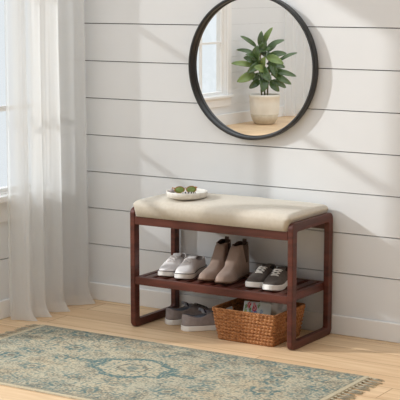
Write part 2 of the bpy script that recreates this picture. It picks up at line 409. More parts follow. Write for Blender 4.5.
def rugcol(x, y):
    gx = x + .006 * nz(x, y, 40, 1); gy = y + .006 * nz(x, y, 40, 2)
    c = cream.lerp(grey, max(0, min(1, .25 + .9 * nz(x, y, 5, 3))))
    c = c.lerp(tan, max(0, min(.6, nz(x, y, 7, 4) * 1.2)))
    wear = .55 + .45 * nz(x, y, 6, 9)
    # scattered motif speckle, denser toward border bands
    bd = min(x - RX0, RX1 - x, y - RY0, RY1 - y)
    band = 1 if .03 < bd < .12 else 0
    f1 = nz(gx * .6, gy, 120, 5); f2 = nz(gx * .6, gy * 1.2, 200, 6); f3 = nz(gx * .6, gy, 22, 7)
    if f2 + .5 * f3 > (.28 - .16 * band): c = c.lerp(slate, .72)
    elif f2 + .5 * f3 > (.14 - .12 * band): c = c.lerp(tan if f1 > 0 else slate, .3)
    if f1 - .45 * f3 + .3 * nz(x, y, 9, 12) > (.30 - .05 * band): c = c.lerp(teal, .7)
    f4 = nz(gx * .8, gy, 30, 15) + .35 * f1
    if f4 > .36 and f2 > -.1: c = c.lerp(teal, .5)
    # vines
    v = abs(math.sin(gx * 21 + 2.2 * math.sin(gy * 17)) * math.sin(gy * 29 + 1.8 * math.sin(gx * 13)))
    if v < .05 and f3 > -.1: c = c.lerp(slate, .4)
    for mx, my, a, b, k in meds:
        dx, dy = (gx - mx) / a, (gy - my) / b
        if abs(dx) > 1.9 or abs(dy) > 1.9: continue
        th = math.atan2(dy, dx)
        if k == 1.0:
            r = max(abs(dx), abs(dx) * .55 + abs(dy) * .85) * (1 + .05 * math.cos(8 * th))
            if .84 < r < 1.03 and f2 > -.26: c = c.lerp(teal, .9)
            elif r < .84: c = c.lerp(cream, .55) if f1 < .22 else c.lerp(teal, .55)
            rr = math.hypot(dx / .42, dy / .42)
            if .78 < rr < 1.0 and f1 > -.3: c = c.lerp(slate, .65)
            if rr < .4: c = c.lerp(teal, .5)
            if abs(dy) < .14 and 1.03 < abs(dx) < 1.8 and f1 > -.2: c = c.lerp(teal, .75)
            if abs(abs(dx) - 1.12) < .1 and abs(dy) < .45 and f2 > -.2: c = c.lerp(teal, .7)
        else:
            r = math.hypot(dx, dy) * (1 + .22 * math.cos(6 * th))
            if .5 < r < .95 and f1 > -.25: c = c.lerp(teal, k)
            elif r < .3: c = c.lerp(slate, .6 * k + .1)
            elif r < .55: c = c.lerp(cream, .5)
    if min(x - RX0, RX1 - x) < .022 or bd < .005: c = cream.lerp(tan, .2 + .3 * nz(x, y, 30, 8))
    elif bd < .030: c = c.lerp(slate, .35)
    return c.lerp(cream, .12 * wear)
vs = []; cols = []
for i in range(NU + 1):
    for j in range(NV + 1):
        x = -RW / 2 + RW * i / NU; y = -RH / 2 + RH * j / NV
        e = min(i, NU - i, j, NV - j)
        vs.append((x, y, (.009 if e > 0 else .003) + .0006 * nz(x, y, 90, 3)))
        c = rugcol(x + cxr, y + cyr); cols.append((c.x, c.y, c.z, 1))
fs = [(i * (NV + 1) + j, (i + 1) * (NV + 1) + j, (i + 1) * (NV + 1) + j + 1, i * (NV + 1) + j + 1) for i in range(NU) for j in range(NV)]
me = bpy.data.meshes.new('rug_pile'); me.from_pydata(vs, [], fs); me.update()
ca = me.color_attributes.new('pattern', 'FLOAT_COLOR', 'POINT')
ca.data.foreach_set('color', [c for q in cols for c in q])
for p in me.polygons: p.use_smooth = True
rp = bpy.data.objects.new('rug_pile', me); C.objects.link(rp); rp.parent = rug; me.materials.append(M['rug'])
MB().box(-RW / 2, RW / 2, -RH / 2, RH / 2, .0005, .003).build('rug_backing', M['fringe'], rug, smooth=False)
def tassel_mesh(sd):
    mb = MB(); rnd = random.Random(sd)
    mb.tube([(0, 0, .005), (.012, 0, .006), (.018, 0, .006)], [.002, .004, .0025], 6)
    for k in range(4):
        dy = (k - 1.5) * .004; L = .05 + rnd.uniform(-.008, .014); w = rnd.uniform(-.006, .006)
        mb.tube([(.016, dy * .3, .005), (.035, dy + w * .4, .004), (L + .01, dy * 1.6 + w, .002)], [.0018, .0017, .001], 5)
    return mb
protos = []
for s in range(4):
    o = tassel_mesh(s).build('tassel', M['fringe'], rug); protos.append(o)
k = 0
for side in (1, -1):
    for i in range(28):
        y = -RH / 2 + .012 + i * (RH - .024) / 27
        o = protos[k] if k < 4 else protos[k % 4].copy()
        if k >= 4: C.objects.link(o)
        o.parent = rug; o.location = (side * (RW / 2 - .004), y, 0)
        o.rotation_euler = (0, 0, (0 if side == 1 else PI) + random.uniform(-.12, .12)); k += 1

# ------------------------------------------------------------------ bench
BX0, BX1, BYF, BYB, BH = -3.391, -2.6085, -.3607, -.0115, .5163
LW, LD = .0235, .0375
bx, by = (BX0 + BX1) / 2, (BYF + BYB) / 2
bench = thing('shoe_bench', 'dark walnut shoe bench with beige cushion and slatted shelf against the wall', 'bench', (bx, by, 0))
hw, hd = (BX1 - BX0) / 2, (BYB - BYF) / 2
def rrect(y0, y1, z0, z1, r, n=6):
    out = []
    for (cy, cz, a0) in ((y1 - r, z1 - r, 0), (y0 + r, z1 - r, PI / 2), (y0 + r, z0 + r, PI), (y1 - r, z0 + r, 1.5 * PI)):
        for i in range(n + 1):
            a = a0 + PI / 2 * i / n; out.append((cy + r * math.cos(a), cz + r * math.sin(a)))
    return out
def side_frame(x0, x1):
    o = rrect(-hd, hd, 0, BH, .026); i_ = rrect(-hd + LD, hd - LD, .034, BH - .036, .012); n = len(o)
    vs = [(x0, *p) for p in o] + [(x0, *p) for p in i_] + [(x1, *p) for p in o] + [(x1, *p) for p in i_]
    fs = []
    for k in range(n):
        q = (k + 1) % n
        fs += [(k, q, n + q, n + k), (2*n + k, 3*n + k, 3*n + q, 2*n + q), (k, 2*n + k, 2*n + q, q), (n + k, n + q, 3*n + q, 3*n + k)]
    return link('side_frame', vs, fs, M['wood'], bench, bevel=.0035, bseg=3)
side_frame(-hw, -hw + LW); side_frame(hw - LW, hw)
xi = hw - LW
def rail(name, x0, x1, y0, y1, z0, z1, m='woodx', parent=bench): return MB().box(x0, x1, y0, y1, z0, z1).build(name, M[m], parent, bevel=.0025, smooth=True)
rail('apron', -xi, xi, -hd + .001, -hd + .024, .446, .482)
rail('apron', -xi, xi, hd - .024, hd - .001, .446, .482)
rail('seat_board', -xi, xi, -hd + .025, hd - .025, .470, .481)
ZS = .222
rail('shelf_rail', -xi, xi, -hd + .002, -hd + .026, .188, ZS)
rail('shelf_rail', -xi, xi, hd - .026, hd - .002, .188, ZS)
rail('shelf_end_rail', -xi, -xi + .022, -hd + .0265, hd - .0265, .190, ZS, 'wood')
rail('shelf_end_rail', xi - .022, xi, -hd + .0265, hd - .0265, .190, ZS, 'wood')
ns = 12; x = -xi + .022; span = 2 * xi - .044; pitch = span / ns
for i in range(ns):
    c = x + pitch * (i + .5)
    rail('slat', c - pitch * .31, c + pitch * .31, -hd + .0265, hd - .0265, .207, ZS, 'wood')
# cushion
def cushion():
    nx, ny = 90, 44; x0, x1, y0, y1 = -xi + .001, xi - .001, -hd - .006, hd - .001; z0 = .4825; zt = .548
    R = .024; vs = []; fs = []
    bm = bmesh.new()
    bmesh.ops.create_cube(bm, size=1)
    for v in bm.verts: v.co = ((x0 + x1) / 2 + v.co.x * (x1 - x0), (y0 + y1) / 2 + v.co.y * (y1 - y0), (z0 + zt) / 2 + v.co.z * (zt - z0))
    te = [e for e in bm.edges if (e.verts[0].co.z > .5 and e.verts[1].co.z > .5) or abs(e.verts[0].co.z - e.verts[1].co.z) > .01]
    bmesh.ops.bevel(bm, geom=te, offset=R, segments=6, profile=.5, affect='EDGES', clamp_overlap=False)
    # slice into a grid for the crown and the soft wrinkles
    for i in range(1, 40):
        xx = x0 + (x1 - x0) * i / 40
        bmesh.ops.bisect_plane(bm, geom=bm.verts[:] + bm.edges[:] + bm.faces[:], plane_co=(xx, 0, 0), plane_no=(1, 0, 0))
    for i in range(1, 20):
        yy = y0 + (y1 - y0) * i / 20
        bmesh.ops.bisect_plane(bm, geom=bm.verts[:] + bm.edges[:] + bm.faces[:], plane_co=(0, yy, 0), plane_no=(0, 1, 0))
    for v in bm.verts:
        u = (v.co.x - (x0 + x1) / 2) / ((x1 - x0) / 2); w = (v.co.y - (y0 + y1) / 2) / ((y1 - y0) / 2)
        k = (v.co.z - z0) / (zt - z0)
        crown = .018 * max(0, 1 - u ** 4) * max(0, 1 - abs(w) ** 2.6)
        v.co.z += k * crown + k * .0018 * noise.noise((v.co.x * 9, v.co.y * 9, 0))
        q = min(1, max(0, (v.co.z - .5175) / .012)); v.co.x += (1 if u > 0 else -1) * .013 * q * q * (3 - 2 * q) * min(1, max(0, (abs(u) - .6) / .3))
        v.co.y += -.004 * math.sin(PI * min(1, k)) * (1 if w < -.8 else 0)
    me = bpy.data.meshes.new('cushion'); bm.to_mesh(me); bm.free()
    o = bpy.data.objects.new('cushion', me); C.objects.link(o); o.parent = bench; me.materials.append(M['cush'])
    for p in me.polygons: p.use_smooth = True
    return o
cushion()
CT = .5655    # cushion top near the tray

# ------------------------------------------------------------------ tray with sunglasses
TX, TY = -3.168, -.260
tray = thing('trinket_tray', 'round white ceramic trinket dish resting on the bench cushion', 'tray', (TX, TY, CT))
pr = [(.0, .0), (.074, 0), (.083, .005), (.0865, .015), (.087, .026), (.085, .0275), (.0825, .0265), (.081, .018), (.077, .0145), (.0, .014)]
MB().lathe(pr, 64, cap0=False, cap1=False).build('dish', M['tray'], tray)
sg = thing('sunglasses', 'amber-framed sunglasses with green lenses lying in the white dish', 'sunglasses', (TX - .004, TY - .006, CT + .0145), math.radians(46)); sg.scale = (.95, .95, .82)
def lens_outline(cx, n=28):
    out = []
    for i in range(n):
        a = 2 * PI * i / n
        r = 1 + .06 * math.cos(2 * a)
        yy = math.sin(a); out.append((cx + .0215 * math.cos(a) * r * (1 if yy > -.2 else .96), .0, .0215 + .0175 * yy))
    return out
fr = MB()
for s in (-1, 1):
    o = lens_outline(s * .0265); fr.tube(o, .0019, 8, closed=True)
    fr.tube([(s * .0465, 0, .030), (s * .052, .0, .032), (s * .0545, .004, .032)], .0024, 8)
fr.tube([(-.0065, 0, .028), (0, -.001, .0315), (.0065, 0, .028)], .0018, 8)
fr.build('frame', M['gold'], sg)
for s in (-1, 1):
    o = lens_outline(s * .0265)
    vs = [(p[0], -.0006, p[2]) for p in o] + [(p[0], .0008, p[2]) for p in o] + [(s * .0265, -.0022, .0215), (s * .0265, -.0006, .0215)]; n = len(o)
    fs = []
    for k in range(n):
        q = (k + 1) % n; fs += [(k, q, 2*n), (n + q, n + k, 2*n + 1), (k, n + k, n + q, q)]
    link('lens', vs, fs, M['lens'], sg)
    MB().tube([(s * .0545, .004, .032), (s * .052, .03, .0305), (s * .046, .062, .018), (s * .043, .078, .004)], [.0022, .002, .0022, .0026], 8).build('temple', M['gold'], sg)
br = thing('beaded_bracelet', 'black and white beaded bracelet lying in the dish under the right lens', 'bracelet', (TX + .040, TY - .046, CT + .0215)); br.rotation_euler = (R_(-16), 0, R_(32))
m1 = MB(); m2 = MB()
for i in range(26):
    a = 2 * PI * i / 26; cx, cy = .026 * math.cos(a) + .0015 * math.sin(3 * a), .015 * math.sin(a)
    r = .0036; prof = [(r * math.sin(PI * t / 6) + 1e-5, r - r * math.cos(PI * t / 6)) for t in range(7)]
    (m1 if i % 2 else m2).lathe(prof, 8, (cx, cy, -.0 + .0006 * (i % 3)), cap0=False, cap1=False)
m1.build('dark_beads', M['bead1'], br)['label'] = 'black beads'; m2.build('light_beads', M['bead2'], br)['label'] = 'white beads'
def pebble(name, loc, a, b, c, m, label, cat):
    mb = MB().grid(lambda u, v: (a * math.sin(PI * v) * math.cos(2 * PI * u) * (1 + .1 * math.sin(2 * PI * u)), b * math.sin(PI * v) * math.sin(2 * PI * u), c - c * math.cos(PI * v)), 20, 10)
    o = mb.build(name, m, loc=loc); return tag(o, label, cat)
pebble('smooth_stone', (TX - .062, TY - .020, CT + .0145), .015, .011, .008, M['pebble'], 'small mauve-grey pebble at the left rim of the white dish', 'stone')

# ------------------------------------------------------------------ shoes
HWT = [(0, 0), (.008, .3), (.03, .52), (.08, .70), (.18, .76), (.38, .76), (.55, .88), (.68, 1.0), (.78, .97), (.86, .84), (.92, .68), (.96, .50), (.985, .32), (.995, .18), (1, 0)]
STN = [0, .002, .006, .012, .02, .03] + [.045 + .02 * i for i in range(43)] + [.92, .94, .955, .97, .98, .988, .994, .998, 1]
STN = sorted(set(round(s, 4) for s in STN if s <= 1))
def shoe(name, label, group, loc, rz, L, W, st, side):
    t = thing(name, label, 'shoe' if st != 'boot' else 'boot', loc, rz, group)
    hwf = lambda s: lerp(HWT, s) * W / 2
    cf = lambda s: side * .007 * math.sin(PI * s) * (1 if s > .3 else s / .3)
    sole_h = .021 if st != 'boot' else .011
    if st == 'boot':
        HT = [(0, .124), (.03, .133), (.09, .135), (.21, .127), (.30, .131), (.355, .129), (.42, .102), (.50, .072), (.60, .052), (.72, .040), (.85, .032), (.93, .025), (.98, .016), (1, .006)]
        g0, g1, gw = .035, .365, .029
    elif st == 'low':
        HT = [(0, .044), (.03, .050), (.10, .047), (.22, .038), (.34, .042), (.44, .054), (.52, .055), (.62, .046), (.75, .032), (.86, .026), (.94, .020), (.98, .015), (1, .006)]
        g0, g1, gw = .035, .50, .027
    else:
        HT = [(0, .038), (.03, .044), (.10, .041), (.22, .034), (.34, .038), (.44, .050), (.52, .052), (.60, .045), (.70, .033), (.80, .023), (.88, .017), (.94, .013), (.98, .009), (1, .003)]
        g0, g1, gw = .035, .47, .025
    hk = {'white': .93, 'dark': .88}.get(st, 1.0)
    hf = lambda s: clerp(HT, s) * hk
    def gf(s):
        if s <= g0 or s >= g1: return 0.0
        q = (s - g0) / (g1 - g0)
        return gw * math.sqrt(max(0, 1 - (2 * q - 1) ** 2)) ** .8
    lift = lambda s: .008 * max(0, (s - .75) / .25) ** 2
    E1, E2 = (.72, .88)
    n = 10
    def sec(s, h, th):    # half-section point, th 0 (sole) .. pi/2 (top)
        w = hwf(s); g = min(gf(s), .96 * max(w, .02)) if st != 'boot' else gf(s)
        if st == 'boot' and s < .5:
            k = math.sin(th)      # shaft: nearly straight wall with a waist
            y = w + (g - w) * min(1, k * 1.0)
            y = w * (1 - k) + g * k
            y += .002 * math.sin(PI * k)
            if g == 0: y = w * math.cos(th) ** .35
            return y, sole_h + h * (th / (PI / 2)) ** 1.0 if g else sole_h + h * math.sin(th) ** .9
        return g + (w - g) * max(0, math.cos(th)) ** E1, sole_h + h * math.sin(th) ** E2
    def loft(sd):
        vs = []
        for s in STN:
            for k in range(n + 1):
                th = PI / 2 * k / n
                y, z = sec(s, hf(s), th)
                vs.append(((s - .5) * L, cf(s) + sd * y, z + lift(s)))
        fs = []
        for i in range(len(STN) - 1):
            for k in range(n):
                a = i * (n + 1) + k; q = (a, a + n + 1, a + n + 2, a + 1)
                fs.append(q[::-1] if sd > 0 else q)
        return vs, fs
    u = MB()
    for sd in (1, -1): u.add(*loft(sd))
    cm = {'white': (M['canvas_w'], M['lining_w']), 'dark': (M['canvas_g'], M['lining_g']), 'low': (M['canvas_m'], M['lining_b']), 'boot': (M['suede'], M['boot_in'])}[st]
    up = u.build('upper', list(cm), t, solid=.0032, recalc=False)
    # sole
    so = MB(); ex = .003
    def ring(z, e):
        r = []
        for s in STN: r.append(((s - .5) * (L + 2 * e), cf(s) + (hwf(s) + e * min(1, 12 * min(s, 1 - s) + .1 if 0 < s < 1 else 0)), z + lift(s)))
        for s in STN[::-1][1:-1]: r.append(((s - .5) * (L + 2 * e), cf(s) - (hwf(s) + e * min(1, 12 * min(s, 1 - s) + .1)), z + lift(s)))
        return r
    zb = 0 if st != 'boot' else .006
    rs = [ring(zb, ex - .003), ring(zb + .003, ex), ring(sole_h, ex), ring(sole_h + .002, ex - .002)]
    m_ = len(rs[0]); vs = [p for r in rs for p in r]; fs = []
    for k in range(3):
        for i in range(m_):
            j = (i + 1) % m_; fs.append((k * m_ + i, k * m_ + j, (k + 1) * m_ + j, (k + 1) * m_ + i))
    fs.append(tuple(range(m_))[::-1]); fs.append(tuple(3 * m_ + i for i in range(m_)))
    so.add(vs, fs)
    if st == 'boot':
        so.build('sole', M['bsole'], t, smooth=False)
        hl = [p for p in rs[0] if p[0] < -L * .22]
        hl = [p for p in ring(0, 0) if p[0] < -L * .22]; k = len(hl)
        # order ring as a closed polygon: positive side then negative side
        MB().add([(x_, y_, 0) for x_, y_, z_ in hl] + [(x_, y_, .0075) for x_, y_, z_ in hl],
                 [tuple(range(k))[::-1], tuple(range(k, 2 * k))] + [(i, (i + 1) % k, k + (i + 1) % k, k + i) for i in range(k)]).build('heel', M['bsole'], t, smooth=False)
        MB().add([(x_, y_ * 1, 0 + lift((x_ / L) + .5)) for x_, y_, z_ in [p for p in ring(0, 0) if p[0] > L * .02 and p[0] < L * .36]][:1] or [(0, 0, 0)], [])
        MB().box(L * .02, L * .28, -.022, .022, 0, .0065).build('tread', M['bsole'], t, smooth=False)
        # elastic gore on both sides, pull tab
        for sd in (1, -1):
            def gore(a, b):
                s = .20 + (a - .5) * (.05 + .13 * b); th = PI / 2 * (.42 + .575 * b)
                y, z = sec(s, hf(s), th); return ((s - .5) * L, cf(s) + sd * (y + .0008), z)
            MB().grid(gore, 8, 10).build('elastic_panel', M['elastic'], t, solid=-.0012 if False else .0006)
        zt = sole_h + hf(.04); xb = (.02 - .5) * L
        MB().grid(lambda a, b: (xb + .002 + .004 * math.sin(PI * b) * (1 - 2 * 0) - .004 * (1 - b), (a - .5) * .018, zt - .022 + .033 * b), 3, 10).build('pull_tab', M['elastic'], t, solid=.003)
        return t
    so.build('sole', M['rubber_w'], t, smooth=False)
    if st == 'white':
        rg = ring(sole_h + .001, ex + .0002)
        MB().tube(rg, .0016, 5, closed=True).build('sole_stripe', M['stripe'], t)
    # insole
    MB().grid(lambda a, b: ((.04 + .5 * a - .5) * L, cf(.04 + .5 * a) + (b - .5) * 1.6 * hwf(.04 + .5 * a), sole_h + .004), 10, 4).build('insole', cm[1], t)
    # tongue
    s0, s1 = g1 - (.15 if st != 'low' else .20), g1 + .10
    def tng(a, b):
        s = s0 + (s1 - s0) * a
        ww = (.019 if st != 'low' else .027) - .003 * a
        y = (b - .5) * 2 * ww
        zz = sole_h + hf(max(s, g1 - .02)) - .0035 + ((.085 if st != 'low' else .12) * max(0, (g1 - .02 - s))) - (4 if st != 'low' else 20) * y * y * (1 + (6 if st != 'low' else 0) * a)
        if a == 0: zz -= .001
        return ((s - .5) * L, cf(s) + y, zz)
    MB().grid(tng, 10, 8).build('tongue', cm[1] if st == 'low' else cm[0], t, solid=.0028)
    if st == 'low':
        def lab(a, b):
            p = tng(.16 + .10 * a, .0 + 1.0 * b); return (p[0], p[1] * 1.02, p[2] + .0008)
        MB().grid(lab, 2, 6).build('tongue_label', M['navy'], t)['label'] = 'navy tongue stripe'
        def pad(a, b):     # padded collar
            q = a * 2 * PI; s = (g0 + g1) / 2 - (g1 - g0) / 2 * .96 * math.cos(q)
            return None
    # laces
    lm = M['lace_w'] if st == 'dark' else (M['canvas_w'] if st == 'white' else M['lace_g'])
    ls = [g1 + .03 + .062 * i for i in range(4)]
    def surf(s, y):
        w = hwf(s); c = min(1, (abs(y) / w) ** (1 / E1)); return sole_h + hf(s) * math.sqrt(1 - c * c) ** E2 + .0022 + lift(s)
    la = MB(); r = .0019 if st != 'dark' else .0022
    for i, s in enumerate(ls):
        e = .0185 - .001 * i
        for sg_ in (1, -1):
            s2 = s + .062 if i < len(ls) - 1 else s
            pts = []
            for k in range(7):
                q = k / 6; ss = s + (s2 - s) * q; y = sg_ * e * (1 - 2 * q)
                pts.append(((ss - .5) * L, cf(ss) + y, surf(ss, y) + .0012 * math.sin(PI * q)))
            if i < len(ls) - 1 or sg_ == 1: la.tube(pts, r, 6)
    la.build('laces', lm, t)
    if st != 'low':
        MB().tube([((s_ - .5) * L, 0, 0) for s_ in ()] or [(-.4 * L, 0, sole_h + .006), (-.4 * L + .001, 0, sole_h + .006)], .0001, 4) 
    # heel strip
    MB().grid(lambda a, b: (-.5 * L - .0012 + .003 * abs(2 * a - 1) ** 2, (a - .5) * .012, sole_h + .002 + .030 * b), 4, 4).build('heel_strip', cm[0], t, solid=.001)
    return t

def toe_place(tx, ty, head, L):     # toe tip -> centre, heading measured from -y toward +x
    d = Vector((math.sin(head), -math.cos(head))); c = Vector((tx, ty)) - d * (L / 2)
    return c, math.atan2(d.y, d.x)
def put(name, label, grp, tx, ty, hd_, L, W, st, side, z):
    c, rz = toe_place(tx, ty, R_(hd_), L)
    return shoe(name, label, grp, (c.x, c.y, z), rz, L, W, st, side)
put('canvas_sneaker', 'white lace-up sneaker, leftmost shoe on the bench shelf', 'white sneakers on the shelf', -3.253, -.318, 14, .262, .083, 'white', 1, ZS)
put('canvas_sneaker', 'white lace-up sneaker on the shelf, right one of its pair, next to the boot', 'white sneakers on the shelf', -3.158, -.326, 13, .262, .083, 'white', -1, ZS)
put('chelsea_boot', 'taupe ankle boot with pull tab, left one, next to the white sneaker', 'taupe boots on the shelf', -3.050, -.328, 8, .270, .084, 'boot', 1, ZS)
put('chelsea_boot', 'taupe ankle boot with pull tab, right one, next to the charcoal sneaker', 'taupe boots on the shelf', -2.958, -.336, 8, .270, .084, 'boot', -1, ZS)
put('canvas_sneaker', 'charcoal sneaker with white laces on the shelf, beside the boots', 'charcoal sneakers on the shelf', -2.824, -.318, 10, .262, .085, 'dark', 1, ZS)
put('canvas_sneaker', 'charcoal sneaker with white laces, rightmost shoe on the shelf', 'charcoal sneakers on the shelf', -2.731, -.330, 10, .262, .085, 'dark', -1, ZS)
def heel_put(label, hx, hy, ang, side):
    L = .262; d = Vector((math.cos(ang), math.sin(ang))); c = Vector((hx, hy)) + d * L / 2
    shoe('low_sneaker', label, 'grey shoes under the shelf', (c.x, c.y, 0), ang, L, .092, 'low', side)
heel_put('grey canvas shoe on the floor, left one of the pair, heel forward', -3.292, -.236, R_(52), 1)
heel_put('grey canvas shoe on the floor, nearer the woven basket', -3.172, -.295, R_(50), -1)

# ------------------------------------------------------------------ basket
bb = (-2.966, -2.707, -.341, -.108); bt = (-2.987, -2.690, -.357, -.090); BZ = .131
bcx, bcy = (bb[0] + bb[1]) / 2, (bb[2] + bb[3]) / 2
bas = thing('woven_basket', 'rectangular tan woven basket with cut-out handles under the bench shelf', 'basket', (bcx, bcy, 0))
def perim(rect, q, r=.014):
    x0, x1, y0, y1 = rect[0] - bcx, rect[1] - bcx, rect[2] - bcy, rect[3] - bcy
    segs = [((x0 + r, y0), (x1 - r, y0)), ((x1, y0 + r), (x1, y1 - r)), ((x1 - r, y1), (x0 + r, y1)), ((x0, y1 - r), (x0, y0 + r))]
    cs = [((x1 - r, y0 + r), -PI / 2), ((x1 - r, y1 - r), 0), ((x0 + r, y1 - r), PI / 2), ((x0 + r, y0 + r), PI)]
    lens = []
    for (a, b) in segs: lens.append(math.dist(a, b)); lens.append(PI / 2 * r)
    T = sum(lens); d = (q % 1.0) * T
    for i, l in enumerate(lens):
        if d <= l or i == 7:
            if i % 2 == 0:
                a, b = segs[i // 2]; t = d / l; p = Vector((a[0] + (b[0] - a[0]) * t, a[1] + (b[1] - a[1]) * t))
                e = Vector((b[0] - a[0], b[1] - a[1])).normalized(); nrm = Vector((e.y, -e.x))
            else:
                c, a0 = cs[i // 2]; a = a0 + d / r; nrm = Vector((math.cos(a), math.sin(a))); p = Vector(c) + nrm * r
            return p, nrm, (i, d / l)
        d -= l
NUB, NVB = 420, 60; ROWS = 9; COLS = 62
vs = []; info = []
for i in range(NUB):
    q = i / NUB
    pb, nb, ib = perim(bb, q); pt, nt_, it = perim(bt, q)
    for j in range(NVB + 1):
        v = j / NVB; p = pb.lerp(pt, v)
        row = int(v * ROWS * .9999); rv = v * ROWS - row
        ph = q * COLS + (row % 2) * .5 + row * .34
        weave = max(0, math.sin(PI * rv)) ** .6 * (.35 + .65 * abs(math.sin(PI * ph)))
        d = .0085 * weave - .003 + .0008 * noise.noise((q * 160, v * 30, 0))
        z = .003 + (BZ - .003) * v + .0022 * math.sin(2 * PI * ph)
        vs.append((p.x + nb.x * d, p.y + nb.y * d, z)); info.append((ib, v))
fs = []
for i in range(NUB):
    for j in range(NVB):
        a = i * (NVB + 1) + j; b = ((i + 1) % NUB) * (NVB + 1) + j
        (seg, tt), v = info[a]
        if seg in (2, 6) and .36 < tt < .64 and .62 < v < .88: continue       # handle holes in both short sides
        fs.append((a, b, b + 1, a + 1))
link('woven_wall', vs, fs, M['wicker'], bas, solid=.0065)
for rect, z, r in ((bt, BZ, .0042), (bb, .0045, .004)):
    st1 = MB()
    for ph in (0, PI):
        pts = []
        for i in range(400):
            p, nrm, _ = perim(rect, i / 400); a = 2 * PI * i / 400 * 60 + ph
            pts.append((p.x + nrm.x * (.0022 * math.cos(a) - .002), p.y + nrm.y * (.0022 * math.cos(a) - .002), z + .0022 * math.sin(a)))
        st1.tube(pts, r * .8, 6, closed=True)
    st1.build('braided_rim' if rect is bt else 'braided_base', M['wicker'], bas)
for sgn in (-1, 1):        # wrapped edge of the handle holes
    x_b = (bb[0] - bcx) if sgn < 0 else (bb[1] - bcx); x_t = (bt[0] - bcx) if sgn < 0 else (bt[1] - bcx)
    pts = []
    for i in range(28):
        a = 2 * PI * i / 28; v = .75 + .13 * math.copysign(abs(math.sin(a)) ** .5, math.sin(a))
        yy = -.0005 + .034 * math.copysign(abs(math.cos(a)) ** .5, math.cos(a))
        pts.append((x_b + (x_t - x_b) * v - sgn * .002, yy, BZ * v))
    MB().tube(pts, .0042, 7, closed=True).build('handle_binding', M['wicker'], bas)
MB().box(bb[0] - bcx + .004, bb[1] - bcx - .004, bb[2] - bcy + .004, bb[3] - bcy - .004, .002, .008).build('basket_base', M['wicker'], bas, smooth=False)

def magazine(label, loc, rot, w, h, th, printed, sd, crumple=.0):
    nu, nv = 60, 44; vs = []; cols = []
    blobs = [(.22, .90, .075, srgb(190, 50, 56)), (.10, .72, .07, srgb(150, 160, 90)), (.44, .82, .08, srgb(190, 60, 72)), (.50, .66, .085, srgb(62, 84, 150)), (.36, .70, .05, srgb(96, 126, 170)),
             (.28, .78, .05, srgb(96, 136, 78)), (.58, .90, .05, srgb(120, 150, 96)), (.10, .86, .05, srgb(120, 150, 96)), (.70, .74, .05, srgb(140, 160, 185)), (.40, .95, .04, srgb(210, 130, 130))]
    def co(a, b, k):
        y = -.012 * math.sin(PI * a) * math.sin(PI * .8 * b) + crumple * noise.noise((a * 5, b * 5, sd))
        return ((a - .5) * w, y + k, b * h)
    for k in (0, th):
        for i in range(nu + 1):
            for j in range(nv + 1):
                a, b = i / nu, j / nv; vs.append(co(a, b, k))
                c = Vector(srgb(222, 223, 218)).lerp(Vector(srgb(186, 190, 184)), .5 + .5 * noise.noise((a * 4, b * 4, sd)))
                if printed:
                    for bx_, by_, r, cl in blobs:
                        d = math.hypot(a - bx_, (b - by_) * .8) * (1 + .35 * noise.noise((a * 30, b * 30, sd + bx_ * 9)))
                        if d < r: c = Vector(cl) if noise.noise((a * 22, b * 22, 4)) > -.18 else c.lerp(Vector(cl), .4)
                else: c = Vector(srgb(236, 234, 230)).lerp(Vector(srgb(206, 204, 202)), .5 + .5 * noise.noise((a * 7, b * 7, sd)))
                cols.append((*c, 1))
    n = (nu + 1) * (nv + 1); fs = []
    for k in (0, 1):
        for i in range(nu):
            for j in range(nv):
                a = k * n + i * (nv + 1) + j; q = (a, a + nv + 1, a + nv + 2, a + 1); fs.append(q if k == 0 else q[::-1])
    for i in range(nu):
        for j in (0, nv):
            a = i * (nv + 1) + j; q = (a, a + nv + 1, n + a + nv + 1, n + a); fs.append(q if j else q[::-1])
    for j in range(nv):
        for i in (0, nu):
            a = i * (nv + 1) + j; q = (a, a + 1, n + a + 1, n + a); fs.append(q)
    me = bpy.data.meshes.new('magazine'); me.from_pydata(vs, [], fs); me.update()
    ca = me.color_attributes.new('pattern', 'FLOAT_COLOR', 'POINT'); ca.data.foreach_set('color', [c for q in cols for c in q])
    for p in me.polygons: p.use_smooth = True
    o = bpy.data.objects.new('magazine' if printed else 'paper_sheaf', me); C.objects.link(o); me.materials.append(M['mag'])
    o.location = loc; o.rotation_euler = rot
    return tag(o, label, 'magazine' if printed else 'paper')
magazine('pale magazine with red and blue flowers on its cover, leaning in the basket', (-2.812, -.318, .012), (R_(-20), 0, R_(8)), .120, .156, .006, True, 1)
magazine('crumpled white paper standing behind the flowered magazine in the basket', (-2.770, -.240, .012), (R_(-12), 0, R_(14)), .115, .160, .004, False, 7, .018)

# ------------------------------------------------------------------ mirror
MX, MZ, MR = -2.998, 1.103, .308
mir = thing('round_mirror', 'large round wall mirror with thin black metal frame above the bench', 'mirror', (MX, 0, MZ))
def ringy(prof, n=160):       # revolve (radius, y) profile about the y axis, closed profile
    vs = []; k = len(prof)
    for j in range(n):
        a = 2 * PI * j / n
        for r, y in prof: vs.append((r * math.cos(a), y, r * math.sin(a)))
    fs = [(j * k + i, j * k + (i + 1) % k, ((j + 1) % n) * k + (i + 1) % k, ((j + 1) % n) * k + i) for j in range(n) for i in range(k)]
    return vs, fs
v_, f_ = ringy([(MR, -.002), (MR, -.033), (MR - .003, -.037), (MR - .010, -.037), (MR - .013, -.034), (MR - .0135, -.014), (MR - .018, -.0105), (MR - .018, -.002)])
link('mirror_frame', v_, f_, M['iron'], mir, bevel=.0012)
n = 128; rr = MR - .0145
vs = [(rr * math.cos(2 * PI * j / n), -.010, rr * math.sin(2 * PI * j / n)) for j in range(n)] + [(rr * math.cos(2 * PI * j / n), -.004, rr * math.sin(2 * PI * j / n)) for j in range(n)]
